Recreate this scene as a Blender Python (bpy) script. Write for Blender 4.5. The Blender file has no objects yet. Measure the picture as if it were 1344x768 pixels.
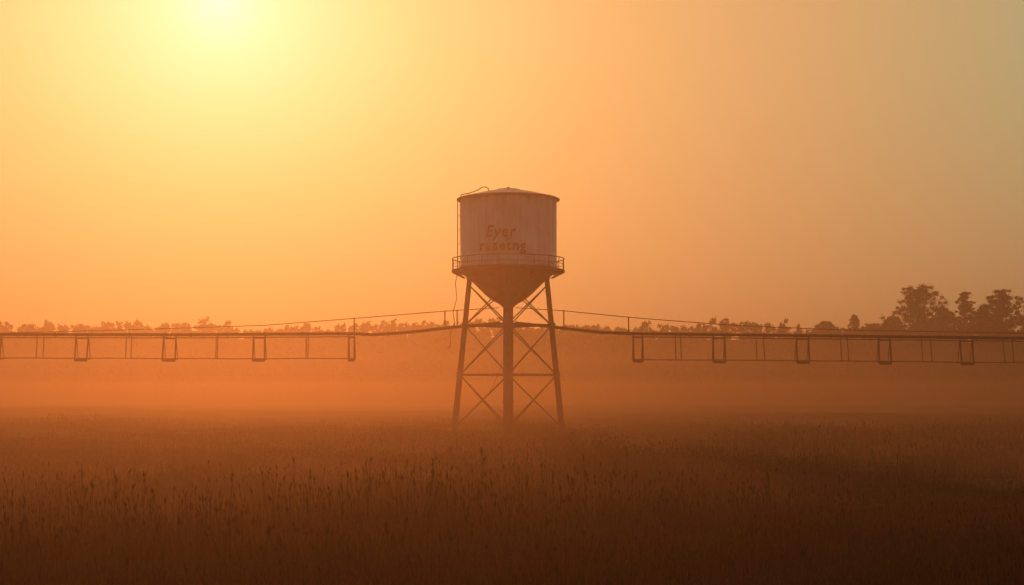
import bpy, bmesh, math, random
import numpy as np
from mathutils import Vector, Matrix, noise
random.seed(4); rng=np.random.default_rng(7)
sc=bpy.context.scene
sc.view_settings.view_transform='Standard'; sc.view_settings.look='None'
sc.view_settings.exposure=0; sc.view_settings.gamma=1
COL=sc.collection
F=1344*50/36.; HZ=509.; CH=4.45; D=141.; S=D/F
def X(px,d=D): return (px-672)/F*d
def Z(py,d=D): return CH+(HZ-py)/F*d
# ---------------------------------------------------------------- helpers
def empty(name,loc=(0,0,0)):
    o=bpy.data.objects.new(name,None); o.location=loc; o.empty_display_size=1; COL.objects.link(o); return o
def link(name,me,parent=None,mat=None,loc=None,smooth=False):
    o=bpy.data.objects.new(name,me); COL.objects.link(o)
    if mat and not me.materials: me.materials.append(mat)
    if parent: o.parent=parent
    if loc is not None: o.location=loc
    if smooth:
        for p in me.polygons: p.use_smooth=True
    return o
def tube(bm,p,q,r,seg=8,r2=None):
    p=Vector(p);q=Vector(q); r2=r if r2 is None else r2
    d=(q-p); L=d.length
    if L<1e-5: return
    z=d.normalized(); a=Vector((0,0,1)) if abs(z.z)<.9 else Vector((1,0,0))
    u=z.cross(a).normalized(); v=z.cross(u)
    A=[];B=[]
    for i in range(seg):
        t=2*math.pi*(i+.5)/seg; w=u*math.cos(t)+v*math.sin(t)
        A.append(bm.verts.new(p+w*r)); B.append(bm.verts.new(q+w*r2))
    for i in range(seg):
        j=(i+1)%seg; bm.faces.new((A[i],A[j],B[j],B[i]))
    bm.faces.new(A[::-1]); bm.faces.new(B)
def poly(bm,pts,r,seg=6):
    for a,b in zip(pts[:-1],pts[1:]): tube(bm,a,b,r,seg)
def box(bm,c,s):
    m=Matrix.Translation(c)@Matrix.Diagonal((s[0],s[1],s[2],1)); bmesh.ops.create_cube(bm,size=1,matrix=m)
def done(bm,name,parent,mat,smooth=False):
    bmesh.ops.recalc_face_normals(bm,faces=bm.faces)
    me=bpy.data.meshes.new(name); bm.to_mesh(me); bm.free(); return link(name,me,parent,mat,smooth=smooth)
def revolve(bm,prof,c=(0,0),seg=96):
    rings=[]
    for r,z in prof:
        rings.append([bm.verts.new((c[0]+r*math.cos(2*math.pi*i/seg),c[1]+r*math.sin(2*math.pi*i/seg),z)) for i in range(seg)])
    for a,b in zip(rings[:-1],rings[1:]):
        for i in range(seg):
            j=(i+1)%seg; bm.faces.new((a[i],a[j],b[j],b[i]))
    return rings
# ---------------------------------------------------------------- materials
def newmat(name):
    m=bpy.data.materials.new(name); m.use_nodes=True; nt=m.node_tree; nt.nodes.clear()
    return m,nt,nt.nodes.new('ShaderNodeOutputMaterial')
def N(nt,t,**k):
    n=nt.nodes.new(t)
    for a,b in k.items(): setattr(n,a,b)
    return n
def noise_ramp(nt,coord,scale,stops,detail=6,rough=.6):
    n=N(nt,'ShaderNodeTexNoise'); n.inputs['Scale'].default_value=scale; n.inputs['Detail'].default_value=detail; n.inputs['Roughness'].default_value=rough
    nt.links.new(coord,n.inputs['Vector'])
    r=N(nt,'ShaderNodeValToRGB'); nt.links.new(n.outputs['Fac'],r.inputs['Fac'])
    e=r.color_ramp.elements
    while len(e)<len(stops): e.new(.5)
    for i,(p,c) in enumerate(stops): e[i].position=p; e[i].color=(*c,1)
    return n,r
def mapped(nt,src,sc_):
    mp=N(nt,'ShaderNodeMapping'); mp.inputs['Scale'].default_value=sc_; nt.links.new(src,mp.inputs['Vector']); return mp.outputs['Vector']
def MM(nt):
    def M(op,a,b=None,c=None):
        n=N(nt,'ShaderNodeMath',operation=op)
        for i,q in enumerate((a,b,c)):
            if q is None: continue
            if isinstance(q,(int,float)): n.inputs[i].default_value=q
            else: nt.links.new(q,n.inputs[i])
        return n.outputs[0]
    return M
def simple(name,stops,scale,rough=.6,metal=0.,stretch=(1,1,1),bump=.1):
    m,nt,out=newmat(name); tc=N(nt,'ShaderNodeTexCoord'); v=mapped(nt,tc.outputs['Object'],stretch)
    n,r=noise_ramp(nt,v,scale,stops)
    b=N(nt,'ShaderNodeBsdfPrincipled'); b.inputs['Roughness'].default_value=rough; b.inputs['Metallic'].default_value=metal
    nt.links.new(r.outputs['Color'],b.inputs['Base Color'])
    bp=N(nt,'ShaderNodeBump'); bp.inputs['Strength'].default_value=bump; nt.links.new(n.outputs['Fac'],bp.inputs['Height']); nt.links.new(bp.outputs['Normal'],b.inputs['Normal'])
    nt.links.new(b.outputs[0],out.inputs['Surface']); return m
steel=simple('weathered_steel',[(.3,(.045,.028,.022)),(.6,(.08,.052,.04)),(.8,(.07,.03,.017))],2.5,.7,.0)
dark=simple('rusty_steel',[(.3,(.03,.017,.012)),(.7,(.06,.03,.02))],1.5,.85)
lettermat=simple('faded_red_paint',[(.4,(.17,.018,.010)),(.70,(.22,.035,.022)),(.88,(.34,.16,.12))],1.6,.7)
def tankmat():
    m,nt,out=newmat('weathered_white_paint'); tc=N(nt,'ShaderNodeTexCoord')
    v=mapped(nt,tc.outputs['Object'],(1,1,.09)); n1,r1=noise_ramp(nt,v,1.9,[(.40,(.57,.55,.52)),(.56,(.46,.41,.37)),(.72,(.30,.20,.14))],8,.68)
    n2,r2=noise_ramp(nt,tc.outputs['Object'],.6,[(.3,(.74,.72,.71)),(.7,(1,1,1))],8)
    mx=N(nt,'ShaderNodeMix',data_type='RGBA',blend_type='MULTIPLY'); mx.inputs['Factor'].default_value=1
    nt.links.new(r1.outputs['Color'],mx.inputs['A']); nt.links.new(r2.outputs['Color'],mx.inputs['B'])
    b=N(nt,'ShaderNodeBsdfPrincipled'); b.inputs['Roughness'].default_value=.6
    nt.links.new(mx.outputs['Result'],b.inputs['Base Color'])
    bp=N(nt,'ShaderNodeBump'); bp.inputs['Strength'].default_value=.2; nt.links.new(n1.outputs['Fac'],bp.inputs['Height']); nt.links.new(bp.outputs['Normal'],b.inputs['Normal'])
    nt.links.new(b.outputs[0],out.inputs['Surface']); return m
tankm=tankmat()
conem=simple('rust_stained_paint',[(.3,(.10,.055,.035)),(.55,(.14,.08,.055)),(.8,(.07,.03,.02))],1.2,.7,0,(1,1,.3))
# shadow streaks across the field, painted into soil and grass colour
SHADOW_STREAKS=((.40,-45.5,5.6,1.),(.05,-9.5,4.5,.7),(-.12,26.,2.6,.5),(.62,-44.,3.,.6),(.75,-100.,3.,.5))
def painted_dark_mask(nt,pos):
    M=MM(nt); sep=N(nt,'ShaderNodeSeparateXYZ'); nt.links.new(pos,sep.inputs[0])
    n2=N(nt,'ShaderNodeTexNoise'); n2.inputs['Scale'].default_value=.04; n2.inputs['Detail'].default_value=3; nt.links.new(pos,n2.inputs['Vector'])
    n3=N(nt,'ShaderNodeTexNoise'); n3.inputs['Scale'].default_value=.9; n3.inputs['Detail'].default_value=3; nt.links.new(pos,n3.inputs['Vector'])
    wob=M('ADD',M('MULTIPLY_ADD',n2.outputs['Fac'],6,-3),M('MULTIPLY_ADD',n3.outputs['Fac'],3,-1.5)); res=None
    for k,c,w,a in SHADOW_STREAKS:
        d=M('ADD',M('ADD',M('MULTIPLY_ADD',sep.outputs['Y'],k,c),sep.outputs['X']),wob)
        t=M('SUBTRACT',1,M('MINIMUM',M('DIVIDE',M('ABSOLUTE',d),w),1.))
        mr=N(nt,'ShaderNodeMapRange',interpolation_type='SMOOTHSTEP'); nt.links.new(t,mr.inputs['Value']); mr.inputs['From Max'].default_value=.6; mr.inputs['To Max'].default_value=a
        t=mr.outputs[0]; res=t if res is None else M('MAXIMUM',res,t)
    # colour gets darker towards the near edge of the field
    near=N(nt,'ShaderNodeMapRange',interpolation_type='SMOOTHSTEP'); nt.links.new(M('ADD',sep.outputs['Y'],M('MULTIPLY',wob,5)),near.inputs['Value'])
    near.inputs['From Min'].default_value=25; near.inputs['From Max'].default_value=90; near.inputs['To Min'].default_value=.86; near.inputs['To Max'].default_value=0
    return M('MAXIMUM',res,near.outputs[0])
def leafmat(name,c1,c2,tr=.35,scale=.35,painted_dark=False):
    m,nt,out=newmat(name); g=N(nt,'ShaderNodeNewGeometry')
    n,r=noise_ramp(nt,g.outputs['Position'],scale,[(.38,c1),(.62,c2)],5,.6)
    col=r.outputs['Color']
    if painted_dark:
        mk=painted_dark_mask(nt,g.outputs['Position'])  # painted shadow streaks and near darkening go into the grass colour
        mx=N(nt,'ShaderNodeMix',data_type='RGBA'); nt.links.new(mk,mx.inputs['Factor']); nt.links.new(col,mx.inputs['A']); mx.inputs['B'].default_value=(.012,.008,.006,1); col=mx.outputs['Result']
    d=N(nt,'ShaderNodeBsdfDiffuse'); t=N(nt,'ShaderNodeBsdfTranslucent'); mx=N(nt,'ShaderNodeMixShader'); mx.inputs[0].default_value=tr
    nt.links.new(col,d.inputs['Color']); nt.links.new(col,t.inputs['Color'])
    nt.links.new(d.outputs[0],mx.inputs[1]); nt.links.new(t.outputs[0],mx.inputs[2]); nt.links.new(mx.outputs[0],out.inputs['Surface']); return m
leaf=leafmat('tree_foliage',(.025,.03,.013),(.05,.05,.022),.2)
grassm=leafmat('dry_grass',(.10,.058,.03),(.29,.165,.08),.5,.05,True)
bark=simple('bark',[(.3,(.05,.035,.025)),(.7,(.1,.07,.05))],3,.9)
# ---------------------------------------------------------------- terrain
def sstep(a,b,t):
    t=max(0,min(1,(t-a)/(b-a))); return t*t*(3-2*t)
def height(x,y):
    z=1.0*noise.noise(Vector((x*.016,y*.02,3)))*(.12+.88*sstep(12,45,math.hypot(x,y-141)))+.5*noise.noise(Vector((x*.006,y*.006,9)))*sstep(60,200,abs(y-141))
    d=x+.40*y-45.5
    if y<350: z-=.6*math.exp(-(d/5.)**2)*sstep(5,14,abs(y-141)+abs(x)*.3)  # dip added along the main painted streak to deepen its shading
    foot=405+25*noise.noise(Vector((x*.008,0,5)))
    H=21.3+2.0*noise.noise(Vector((x*.006,1.3,2)))+.8*noise.noise(Vector((x*.03,7,2)))
    return z+sstep(foot,foot+95,y)*H+sstep(foot+100,2500,y)*6
xs=np.concatenate([-np.geomspace(2500,420,18),np.linspace(-400,400,220),np.geomspace(420,2500,18)])
ys=np.concatenate([np.linspace(-400,-10,14),np.linspace(0,300,120),np.linspace(305,560,70),np.geomspace(575,3000,18)])
V=[(x,y,height(x,y)) for y in ys for x in xs]; nx=len(xs)
Fc=[(j*nx+i,j*nx+i+1,(j+1)*nx+i+1,(j+1)*nx+i) for j in range(len(ys)-1) for i in range(nx-1)]
me=bpy.data.meshes.new('ground'); me.from_pydata(V,[],Fc)
m,nt,out=newmat('dry_field'); g=N(nt,'ShaderNodeNewGeometry')
v=mapped(nt,g.outputs['Position'],(1,.35,1))
n1,r1=noise_ramp(nt,v,.045,[(.3,(.07,.042,.022)),(.55,(.15,.088,.045)),(.75,(.25,.15,.075))],10,.7)
n3,r3=noise_ramp(nt,g.outputs['Position'],1.5,[(.3,(.6,.55,.5)),(.7,(1,1,1))],8,.7)
mx=N(nt,'ShaderNodeMix',data_type='RGBA',blend_type='MULTIPLY'); mx.inputs['Factor'].default_value=1
nt.links.new(r1.outputs['Color'],mx.inputs['A']); nt.links.new(r3.outputs['Color'],mx.inputs['B'])
mk=painted_dark_mask(nt,g.outputs['Position'])  # same painted streaks and near darkening in the soil colour
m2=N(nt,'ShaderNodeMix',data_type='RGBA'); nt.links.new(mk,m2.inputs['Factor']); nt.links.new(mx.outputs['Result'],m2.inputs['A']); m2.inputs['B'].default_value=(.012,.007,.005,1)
# wooded hillside floor is dark beyond the field edge
sp_=N(nt,'ShaderNodeSeparateXYZ'); nt.links.new(g.outputs['Position'],sp_.inputs[0])
hr=N(nt,'ShaderNodeMapRange',interpolation_type='SMOOTHSTEP'); nt.links.new(sp_.outputs['Y'],hr.inputs['Value']); hr.inputs['From Min'].default_value=395; hr.inputs['From Max'].default_value=425
m3=N(nt,'ShaderNodeMix',data_type='RGBA'); nt.links.new(hr.outputs[0],m3.inputs['Factor']); nt.links.new(m2.outputs['Result'],m3.inputs['A']); m3.inputs['B'].default_value=(.035,.03,.016,1)
b=N(nt,'ShaderNodeBsdfDiffuse'); nt.links.new(m3.outputs['Result'],b.inputs['Color'])
bp=N(nt,'ShaderNodeBump'); bp.inputs['Strength'].default_value=.7; bp.inputs['Distance'].default_value=.3; nt.links.new(n3.outputs['Fac'],bp.inputs['Height']); nt.links.new(bp.outputs['Normal'],b.inputs['Normal'])
nt.links.new(b.outputs[0],out.inputs['Surface'])
link('ground',me,None,m,smooth=True)
# ---------------------------------------------------------------- grass (instanced tiles)
def grass_tile(k,T=8.,n=2600):
    vs=[];fs=[]
    cl=[(rng.uniform(-T/2,T/2),rng.uniform(-T/2,T/2),rng.uniform(.45,1.35)) for _ in range(120)]
    for i in range(n):
        if rng.random()<.75:
            c=cl[rng.integers(len(cl))]; x=c[0]+rng.normal()*.2; y=c[1]+rng.normal()*.2; hs=c[2]
        else: x,y,hs=rng.uniform(-T/2,T/2),rng.uniform(-T/2,T/2),.6
        h=rng.uniform(.3,.68)*hs; w=rng.uniform(.012,.026); a=rng.uniform(0,math.pi); ca,sa=math.cos(a)*w,math.sin(a)*w
        lx,ly=rng.normal()*.14*h,rng.normal()*.14*h
        b0=len(vs)
        vs+=[(x-ca,y-sa,-.15),(x+ca,y+sa,-.15),(x+lx*.4+ca*.8,y+ly*.4+sa*.8,h*.55),(x+lx*.4-ca*.8,y+ly*.4-sa*.8,h*.55),(x+lx*1.4,y+ly*1.4,h)]
        fs+=[(b0,b0+1,b0+2,b0+3),(b0+3,b0+2,b0+4)]
        if rng.random()<.13:
            H=h*rng.uniform(1.4,2.1); tx,ty=x+lx*2,y+ly*2; s=.008; b0=len(vs)
            vs+=[(x-s,y,-.1),(x+s,y,-.1),(tx+s,ty,H),(tx-s,ty,H)]; fs.append((b0,b0+1,b0+2,b0+3))
            q=rng.uniform(.02,.045); l=rng.uniform(.12,.24); b0=len(vs)
            ca,sa=math.cos(a)*q,math.sin(a)*q
            vs+=[(tx,ty,H-.02),(tx+ca,ty+sa,H+l*.4),(tx+lx*.3,ty+ly*.3,H+l),(tx-ca,ty-sa,H+l*.4),(tx-sa,ty+ca,H+l*.4),(tx+sa,ty-ca,H+l*.4)]
            fs+=[(b0,b0+1,b0+2,b0+3),(b0,b0+4,b0+2,b0+5)]
    me=bpy.data.meshes.new('grass_tile'); me.from_pydata(vs,[],fs); me.materials.append(grassm); return me
tiles=[grass_tile(k) for k in range(4)]
ge=empty('tall_grass')
y=14.; c=0
while y<175:
    half=.42*y+12; x=-half
    while x<half:
        o=link('grass_patch',tiles[random.randrange(4)],ge); px,py=x+random.uniform(-.6,.6),y+random.uniform(-.6,.6)
        dx_=(height(px+2,py)-height(px-2,py))/4; dy_=(height(px,py+2)-height(px,py-2))/4
        o.location=(px,py,height(px,py)-.04)
        s=random.uniform(.9,1.15); hh=.9+.7*noise.noise(Vector((px*.05,py*.03,2)))
        if abs(px+.40*py-45.5)<5: hh*=.5
        q=Vector((-dx_,-dy_,1)).to_track_quat('Z','Y').to_matrix()@Matrix.Rotation(random.randrange(4)*math.pi/2+random.uniform(-.1,.1),3,'Z')
        o.rotation_euler=q.to_euler()
        o.scale=(s,s,s*hh*(.75 if y>95 else 1)); x+=7.6; c+=1
    y+=7.6
# ---------------------------------------------------------------- water tower
CX=X(667); CY=D
wt=empty('water_tower',(CX,CY,0))
R=4.8; zt=Z(263); zb=Z(352)
bm=bmesh.new()
revolve(bm,[(R+.03,zb),(R+.03,zb+.12),(R,zb+.13),(R,zt)]); done(bm,'tank',wt,tankm,True)
bm=bmesh.new()
for i in range(24):
    a=2*math.pi*(i+.5)/24; tube(bm,((R-.003)*math.cos(a),(R-.003)*math.sin(a),zb),((R-.003)*math.cos(a),(R-.003)*math.sin(a),zt),.012,4)
done(bm,'tank_seams',wt,tankm)
bm=bmesh.new()
r=revolve(bm,[(R-.02,zt-.02),(5.03,zt-.03),(5.05,zt+.1),(4.9,zt+.16),(2.6,zt+.72),(1.5,zt+.93),(1.2,zt+.96),(1.18,zt+1.05),(.05,zt+1.1)])
done(bm,'roof',wt,tankm)
bm=bmesh.new()
poly(bm,[(5.05*math.cos(2*math.pi*i/64),5.05*math.sin(2*math.pi*i/64),zt+.03) for i in range(65)],.07,6)
done(bm,'eave_rim',wt,dark)
bm=bmesh.new()
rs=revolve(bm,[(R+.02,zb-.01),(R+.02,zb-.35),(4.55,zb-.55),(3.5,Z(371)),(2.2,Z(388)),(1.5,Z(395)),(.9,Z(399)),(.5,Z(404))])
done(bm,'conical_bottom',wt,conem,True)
bm=bmesh.new(); Rb=5.6; zd=Z(358)
revolve(bm,[(R-.1,zd),(Rb,zd),(Rb,zd+.22),(R-.1,zd+.22),(R-.1,zd)])
npst=20
for i in range(npst):
    a=2*math.pi*(i+.5)/npst; ca,sa=math.cos(a),math.sin(a)
    tube(bm,((Rb-.06)*ca,(Rb-.06)*sa,zd+.2),((Rb-.06)*ca,(Rb-.06)*sa,zd+1.35),.035,6)
    tube(bm,((Rb-.1)*ca,(Rb-.1)*sa,zd),(4.4*ca,4.4*sa,zd-.55),.04,6)
for h,rr in ((1.35,.05),(.78,.028)):
    pts=[((Rb-.06)*math.cos(2*math.pi*i/64),(Rb-.06)*math.sin(2*math.pi*i/64),zd+h) for i in range(65)]; poly(bm,pts,rr,6)
done(bm,'balcony',wt,dark)
rt,rb_=3.78,5.36; ztop=zd-.1
def legp(a,z):
    r=rb_+(rt-rb_)*(z/ztop); return Vector((r*math.cos(a),r*math.sin(a),z))
angs=[math.pi,0,-math.pi/2,math.pi/2]
bm=bmesh.new()
for a in angs:
    tube(bm,legp(a,-.5),legp(a,ztop+.2),.32,12,.25)
    for z in (Z(427),Z(492)): tube(bm,legp(a,z-.25),legp(a,z+.25),.37,12)
    p=legp(a,0); box(bm,(p.x,p.y,.1),(1.1,1.1,.5))
done(bm,'legs',wt,steel)
bm=bmesh.new(); tube(bm,(0,0,-.5),(0,0,Z(400)),.5,20)
for z in (3,6,9): tube(bm,(0,0,z),(0,0,z+.14),.58,20)
done(bm,'riser_pipe',wt,steel)
bm=bmesh.new(); lv=[.5,Z(492),Z(427),Z(374)]
order=[math.pi,-math.pi/2,0,math.pi/2]
for k in range(4):
    a,b2=order[k],order[(k+1)%4]
    for z0,z1 in zip(lv[:-1],lv[1:]):
        tube(bm,legp(a,z0),legp(b2,z1),.065,6); tube(bm,legp(b2,z0),legp(a,z1),.065,6)
    for z in lv[1:3]: tube(bm,legp(a,z),legp(b2,z),.10,6)
for a in order:
    tube(bm,legp(a,Z(427)),(0,0,Z(427)),.07,6); tube(bm,legp(a,Z(492)),(0,0,Z(492)),.05,6)
done(bm,'cross_bracing',wt,steel)
bm=bmesh.new()
a=math.radians(186); 
def pc(r,a,z): return (r*math.cos(a),r*math.sin(a),z)
for da in (-.04,.04): tube(bm,pc(R+.22,a+da,zd+.2),pc(R+.22,a+da,zt+.1),.03,6)
z=zd+.4
while z<zt: tube(bm,pc(R+.22,a-.04,z),pc(R+.22,a+.04,z),.018,5); z+=.35
for z in np.linspace(zd+1.4,zt-.2,5): tube(bm,pc(R,a,z),pc(R+.22,a,z),.025,5)
pts=[(-4.85,-.5,zt+.05),(-4.6,-.5,zt+.5),(-3.9,-.5,zt+.62),(-3.0,-.4,zt+.95),(-2.6,-.3,zt+1.25),(-2.2,-.3,zt+1.3),(-1.9,-.3,zt+1.05),(-2.0,-.3,zt+.8)]
poly(bm,pts,.045,6)
tube(bm,(-3.9,-.5,zt+.3),(-3.9,-.5,zt+.62),.03,6)
tube(bm,(0,0,zt+1.0),(0,0,zt+1.3),.15,10)
done(bm,'ladder',wt,dark)
bm=bmesh.new()
pts=[(X(x_)-CX,-.6,Z(y_)) for x_,y_ in ((601,358),(598,372),(600,392),(595,410),(597,425),(591,440),(592,452),(588,458))]; poly(bm,pts,.035,5)
pts=[(X(x_)-CX,-1.5,Z(y_)) for x_,y_ in ((661,470),(655,490),(648,505),(640,520))]; poly(bm,pts,.025,5)
done(bm,'hanging_cable',wt,dark)
def lettering(txt,cx_px,base_py,w_px,shear):
    cu=bpy.data.curves.new('lettering','FONT'); cu.body=txt; cu.size=1; cu.shear=shear; cu.align_x='CENTER'; cu.offset=.02; cu.space_character=1.14
    t=bpy.data.objects.new('tmp',cu); COL.objects.link(t); bpy.context.view_layer.update()
    me=bpy.data.meshes.new_from_object(t); bpy.data.objects.remove(t)
    bm=bmesh.new(); bm.from_mesh(me)
    xs_=[v.co.x for v in bm.verts]; w=max(xs_)-min(xs_); k=w_px*S/w; x0=(max(xs_)+min(xs_))/2
    zc=CH+(HZ-base_py)/F*(D-R)
    for v in bm.verts:
        th=((v.co.x-x0)*k+(cx_px-667)*S)/R; zz=zc+v.co.y*k*1.08
        v.co=Vector(((R+.05)*math.sin(th),-(R+.05)*math.cos(th),zz))
    bm.to_mesh(me); bm.free(); me.name='lettering'; link('lettering',me,wt,lettermat)
lettering('Eyer',658,310,39,.2); lettering('rusetng',660,328,61,.0)
# ---------------------------------------------------------------- irrigation booms
def boom(side):
    e=empty('irrigation_boom',(0,D,0))
    if side<0:
        main=[(655,424),(630,427),(590,430),(540,436),(490,439.5),(465,438),(233,439.5),(0,439),(-300,440)]
        low=[(465,470.5),(300,471),(0,470),(-300,471)]
        cab=[(655,404),(584,408.5),(465,418),(350,427),(200,432),(0,437.5),(-150,438)]
        fr=[(458,465.5),(333,348),(215,231),(100,116),(-14,2),(-130,-114),(-245,-229)]; posts=[402,404.5,284,286,166,173,49,58,-65,-60,-180]
        ends=-300; cp=[(584,408.5,430.5),(465,418,438),(600,407.5,429.5)]
    else:
        main=[(677,424),(705,427),(740,431),(790,436.5),(830,438),(1090,441),(1344,444),(1640,446)]
        low=[(830,472),(1090,474),(1344,476),(1640,477)]
        cab=[(677,404),(740,408),(830,417),(960,427),(1100,433),(1344,437.5),(1500,444)]
        fr=[(831,843),(936,951),(1045,1061),(1153,1168),(1260,1276),(1368,1384),(1476,1490),(1585,1600)]; posts=[886,893,992,1002,1103,1112,1209,1221,1316,1328,1425,1436]
        ends=1640; cp=[(740,408,431),(825,416.5,438)]
    def at(pl,x):
        pl=sorted(pl)
        for (a,b),(c,d) in zip(pl[:-1],pl[1:]):
            if a<=x<=c: return b+(d-b)*(x-a)/(c-a)
        return pl[-1][1] if x>pl[-1][0] else pl[0][1]
    P=lambda x,y,dy=0:(X(x),dy,Z(y))
    bm=bmesh.new(); 
    xs_=np.linspace(main[0][0],main[-1][0],60)
    kink=[p[0] for p in main]; xs_=sorted(set(list(xs_)+kink))
    poly(bm,[P(x,at(main,x)) for x in xs_],.15,10)
    for x in xs_[::3]: tube(bm,P(x-.9,at(main,x)),P(x+.9,at(main,x)),.21,10)
    s0,s1=(465,-300) if side<0 else (830,1640)
    poly(bm,[P(x,at(main,x)+4.2,-.25) for x in np.linspace(s0,s1,12)],.05,6)
    done(bm,'water_pipe',e,dark)
    bm=bmesh.new()
    poly(bm,[P(x,at(low,x)+random.uniform(-.3,.3),-.5) for x in np.linspace(s0,s1,30)],.05,6)
    for a,b_ in fr:
        ya,yb=at(main,a),at(low,a)+3
        for x in (a,b_):
            tube(bm,P(x,ya),P(x+random.uniform(-.4,.4),yb,-.5),.085,6)
            tube(bm,P(x,ya),P(x,yb-2,.7),.04,6)
        tube(bm,P(a,yb,-.5),P(b_,yb,-.5),.1,6); tube(bm,P(a,yb-2,.7),P(b_,yb-2,.7),.04,6)
        tube(bm,P(a,yb-2,-.5),P(a,yb-2,.7),.04,6); tube(bm,P(b_,yb-2,-.5),P(b_,yb-2,.7),.04,6)
        tube(bm,P(a,ya+5),P(b_,ya+5),.06,6)
    for x in posts: tube(bm,P(x,at(main,x)),P(x+.5,at(low,x)+.8,-.5),.05,6)
    done(bm,'hanger_frames',e,dark)
    bm=bmesh.new()
    poly(bm,[P(x,at(cab,x)) for x in np.linspace(cab[0][0],cab[-1][0],40)],.04,5)
    for x,y0,y1 in cp: tube(bm,P(x,y0-1),P(x,y1),.06,6)
    done(bm,'guy_cable',e,dark)
    bm=bmesh.new(); xe=ends-side*25; top=P(xe,at(main,xe))
    for dy in (-3.2,3.2):
        tube(bm,top,(top[0],dy,.9),.12,8)
        M_=Matrix.Translation((top[0],dy,.75))@Matrix.Rotation(math.pi/2,4,'Y')
        bmesh.ops.create_cone(bm,cap_ends=True,segments=28,radius1=.8,radius2=.8,depth=.35,matrix=M_)
        bmesh.ops.create_cone(bm,cap_ends=True,segments=16,radius1=.3,radius2=.3,depth=.5,matrix=M_)
    tube(bm,(top[0],-3.2,.9),(top[0],3.2,.9),.12,8); tube(bm,(top[0],-1.6,5),(top[0],1.6,5),.07,8)
    done(bm,'end_support',e,dark)
boom(-1); boom(1)
# ---------------------------------------------------------------- trees
def leaves(centers,radii,n,size,flat=1.):
    c=np.repeat(np.array(centers),n,0); r=np.repeat(np.array(radii),n)[:,None]; K=len(c)
    d=rng.normal(size=(K,3)); d/=np.linalg.norm(d,axis=1)[:,None]
    rad=np.minimum(np.abs(rng.normal(size=(K,1)))*.62+.1,1.5); p=c+d*r*rad*np.array([1,1,flat])
    u=rng.normal(size=(K,3)); u/=np.linalg.norm(u,axis=1)[:,None]
    w=np.cross(u,rng.normal(size=(K,3))); w/=np.linalg.norm(w,axis=1)[:,None]
    s=size*rng.uniform(.5,1.3,size=(K,1)); 
    return np.stack([p-u*s,p+w*s*.6,p+u*s,p-w*s*.6],1).reshape(-1,3)
def leafobj(name,vs,parent):
    K=len(vs)//4; me=bpy.data.meshes.new(name); me.from_pydata(vs.tolist(),[],np.arange(K*4).reshape(-1,4).tolist())
    return link(name,me,parent,leaf)
def tree(px,ptop,wpx,d,style,low=.02):
    x=X(px,d); z0=height(x,d); H=Z(ptop,d)-z0; W=wpx/F*d/2
    e=empty('deciduous_tree',(x,d,z0)); bm=bmesh.new(); cs=[];rs=[]
    tube(bm,(0,0,-.5),(.2,0,H*.35),H*.035,8,H*.025); tube(bm,(.2,0,H*.35),(0,0,H*.85),H*.025,8,H*.006)
    nl=80 if style=='round' else 50
    for i in range(nl):
        t=(i+.5)/nl; a=i*2.399+random.uniform(-.4,.4)
        if style=='round': prof=(1.02-t**2.2)**.5*min(1,.8+t); zc=H*(low+.1+(.84-low)*t)
        else: prof=(1-t)**.55*.95+.08; zc=H*(low+.1+(.88-low)*t)
        rr=W*prof*random.uniform(.15,1.02)
        rad=W*random.uniform(.09,.2)*(1 if style=='round' else .9)
        q=(max(0,rr-rad*.2)*math.cos(a),max(0,rr-rad*.2)*math.sin(a),zc+random.uniform(-.05,.05)*H-(rad*.3 if t>.85 else 0))
        base=(0,0,max(H*.1,q[2]-rr*.7)); tube(bm,base,q,H*.010,5,H*.004); cs.append(q); rs.append(rad)
        for k in range(3):
            dv=Vector((random.gauss(0,1),random.gauss(0,1),random.gauss(0,.7)+.3)).normalized()*rad*random.uniform(1.1,2.1)
            q2=(q[0]+dv.x,q[1]+dv.y,min(q[2]+dv.z,H*.99)); tube(bm,q,q2,H*.004,4,H*.002); cs.append(q2); rs.append(rad*.6)
    done(bm,'trunk_and_limbs',e,bark)
    leafobj('crown',leaves(cs,rs,105 if style=='round' else 90,.25,.75),e)
tree(1205,376,86,490,'round'); tree(1265,384,46,492,'spiky'); tree(1314,381,68,488,'round'); tree(1360,392,50,496,'round')
tree(1240,404,46,497,'round'); tree(1289,406,48,498,'round'); tree(1170,416,34,496,'round')
tree(1122,413,24,496,'spiky'); tree(1084,423,40,497,'round'); tree(1145,426,38,497,'round')
# distant mass of trees along the ridge
cs=[];rs=[]; x=-430.
while x<430:
    f=noise.noise(Vector((x*.018,4,1)))*.5+.5; f2=noise.noise(Vector((x*.07,9,1)))
    y0=508+random.uniform(-12,20); z=height(x,y0); h=2.8+4.4*f+2.4*f2+random.uniform(-.6,.8)
    if random.random()<.06: h+=1.8
    h=max(h,1.5); w=random.uniform(1.5,2.8)
    for k in range(9):
        t=random.random(); cs.append((x+random.gauss(0,w*.55)*(1-t*.5),y0+random.gauss(0,1.5),z+h*t*.88)); rs.append(random.uniform(.8,1.4)*(1-.3*t))
    x+=random.uniform(.7,1.6)
leafobj('distant_tree_line',leaves(cs,rs,34,.5),None)
cs=[];rs=[]
for i in range(1500):
    x=random.uniform(-420,420); y0=random.uniform(425,502); z=height(x,y0); h=random.uniform(1,3)
    for k in range(3): cs.append((x+random.gauss(0,1.6),y0+random.gauss(0,1.2),z+h*random.random())); rs.append(random.uniform(.9,1.7))
leafobj('hillside_shrubs',leaves(cs,rs,22,.6),None)
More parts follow.
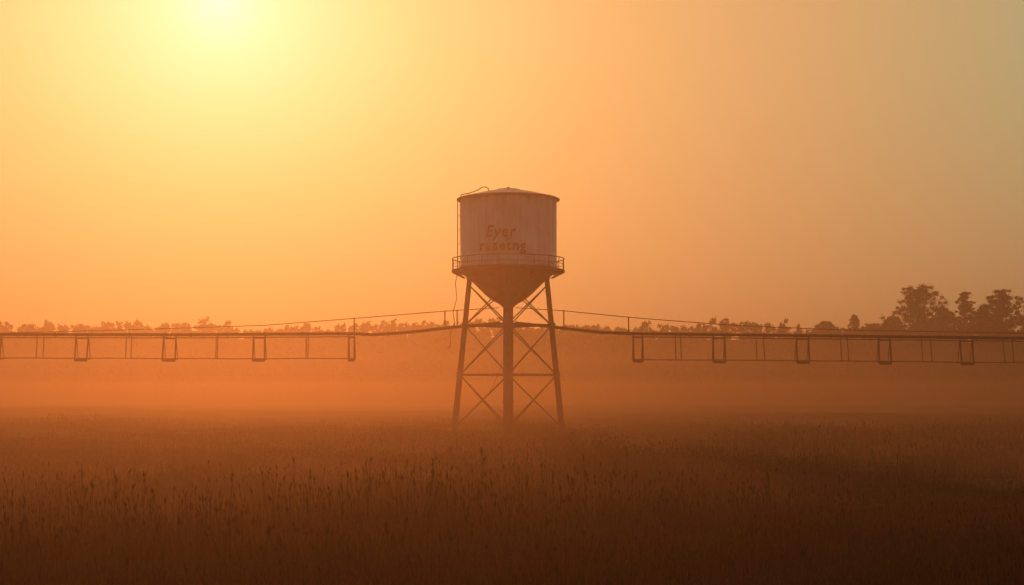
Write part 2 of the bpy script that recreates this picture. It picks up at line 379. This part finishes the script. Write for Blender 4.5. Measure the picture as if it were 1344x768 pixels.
# ---------------------------------------------------------------- haze volumes (dusty, so part of the light is absorbed)
def vol(name,z0,z1,dens,alb,g,mg=0):
    bm=bmesh.new(); box(bm,(0,1000,(z0+z1)/2),(4600+mg,3600+mg,z1-z0)); m,nt,out=newmat(name)
    s=N(nt,'ShaderNodeVolumeScatter'); s.inputs['Density'].default_value=dens; s.inputs['Color'].default_value=(*alb,1); s.inputs['Anisotropy'].default_value=g
    a=N(nt,'ShaderNodeVolumeAbsorption'); a.inputs['Density'].default_value=dens; a.inputs['Color'].default_value=(*alb,1)
    ad=N(nt,'ShaderNodeAddShader'); nt.links.new(s.outputs[0],ad.inputs[0]); nt.links.new(a.outputs[0],ad.inputs[1])
    nt.links.new(ad.outputs[0],out.inputs['Volume']); done(bm,name,None,m)
vol('haze',-6,42,.0009,(.60,.46,.37),.77)
vol('ground_mist',-5,5.8,.0020,(.41,.235,.14),.78,mg=-40)
vol('ground_mist',-5.5,14.,.0014,(.38,.235,.15),.78,mg=-20)
# ---------------------------------------------------------------- light
az=math.radians(-11.6); el=math.radians(15.0)
sd=Vector((math.sin(az)*math.cos(el),math.cos(az)*math.cos(el),math.sin(el)))
L=bpy.data.lights.new('sun','SUN'); L.energy=2.4; L.angle=math.radians(.5); L.color=(1,.34,.085)
lo=bpy.data.objects.new('sun',L); COL.objects.link(lo); lo.rotation_euler=sd.to_track_quat('Z','Y').to_euler(); lo.location=(-60,200,80)
w=bpy.data.worlds.new('World'); sc.world=w; w.use_nodes=True; nt=w.node_tree; nt.nodes.clear(); out=N(nt,'ShaderNodeOutputWorld')
sky=N(nt,'ShaderNodeTexSky',sky_type='NISHITA'); sky.sun_disc=False; sky.sun_elevation=el; sky.sun_rotation=az; sky.dust_density=6; sky.air_density=2
bg1=N(nt,'ShaderNodeBackground'); nt.links.new(sky.outputs[0],bg1.inputs['Color']); bg1.inputs['Strength'].default_value=.004
tc=N(nt,'ShaderNodeTexCoord'); dp=N(nt,'ShaderNodeVectorMath',operation='DOT_PRODUCT'); nt.links.new(tc.outputs['Generated'],dp.inputs[0]); dp.inputs[1].default_value=sd
M=MM(nt)
ang=M('DIVIDE',M('ARCCOSINE',M('MINIMUM',dp.outputs['Value'],1.)),math.pi)
def ramp(fac,stops):
    r=N(nt,'ShaderNodeValToRGB'); e=r.color_ramp.elements
    r.color_ramp.interpolation='LINEAR'
    while len(e)<len(stops): e.new(.5)
    for i,(p,c) in enumerate(stops): e[i].position=p; e[i].color=(*c,1)
    nt.links.new(fac,r.inputs['Fac']); return r.outputs['Color']
A=lambda d:d/180.
hi=ramp(ang,[(0,(1.25,1.15,.85)),(A(.9),(1.12,1.02,.66)),(A(2.2),(1.04,.87,.47)),(A(4.5),(1.0,.74,.33)),(A(8),(.95,.60,.22)),(A(15),(.87,.45,.155)),(A(22),(.74,.40,.16)),(A(28),(.58,.40,.18)),(A(33),(.45,.42,.21)),(A(60),(.18,.17,.145)),(1,(.155,.145,.135))])
lo_=ramp(ang,[(0,(.83,.37,.125)),(A(15),(.80,.34,.11)),(A(30),(.63,.29,.11)),(A(60),(.21,.135,.088)),(1,(.14,.12,.115))])
sp=N(nt,'ShaderNodeSeparateXYZ'); nt.links.new(tc.outputs['Generated'],sp.inputs[0])
mr=N(nt,'ShaderNodeMapRange',interpolation_type='SMOOTHSTEP'); nt.links.new(sp.outputs['Z'],mr.inputs['Value']); mr.inputs['From Min'].default_value=-.02; mr.inputs['From Max'].default_value=.24
mx=N(nt,'ShaderNodeMix',data_type='RGBA'); nt.links.new(mr.outputs[0],mx.inputs['Factor']); nt.links.new(lo_,mx.inputs['A']); nt.links.new(hi,mx.inputs['B'])
bg2=N(nt,'ShaderNodeBackground'); nt.links.new(mx.outputs['Result'],bg2.inputs['Color']); bg2.inputs['Strength'].default_value=.92
ad=N(nt,'ShaderNodeAddShader'); nt.links.new(bg1.outputs[0],ad.inputs[0]); nt.links.new(bg2.outputs[0],ad.inputs[1]); nt.links.new(ad.outputs[0],out.inputs['Surface'])
# ---------------------------------------------------------------- camera
cam=bpy.data.cameras.new('camera'); co=bpy.data.objects.new('camera',cam); COL.objects.link(co)
co.location=(0,0,CH); co.rotation_euler=(math.pi/2,0,0); cam.lens=50; cam.sensor_width=36; cam.shift_y=(HZ-384)/1344; cam.clip_start=.1; cam.clip_end=8000
sc.camera=co
print('tiles',c)
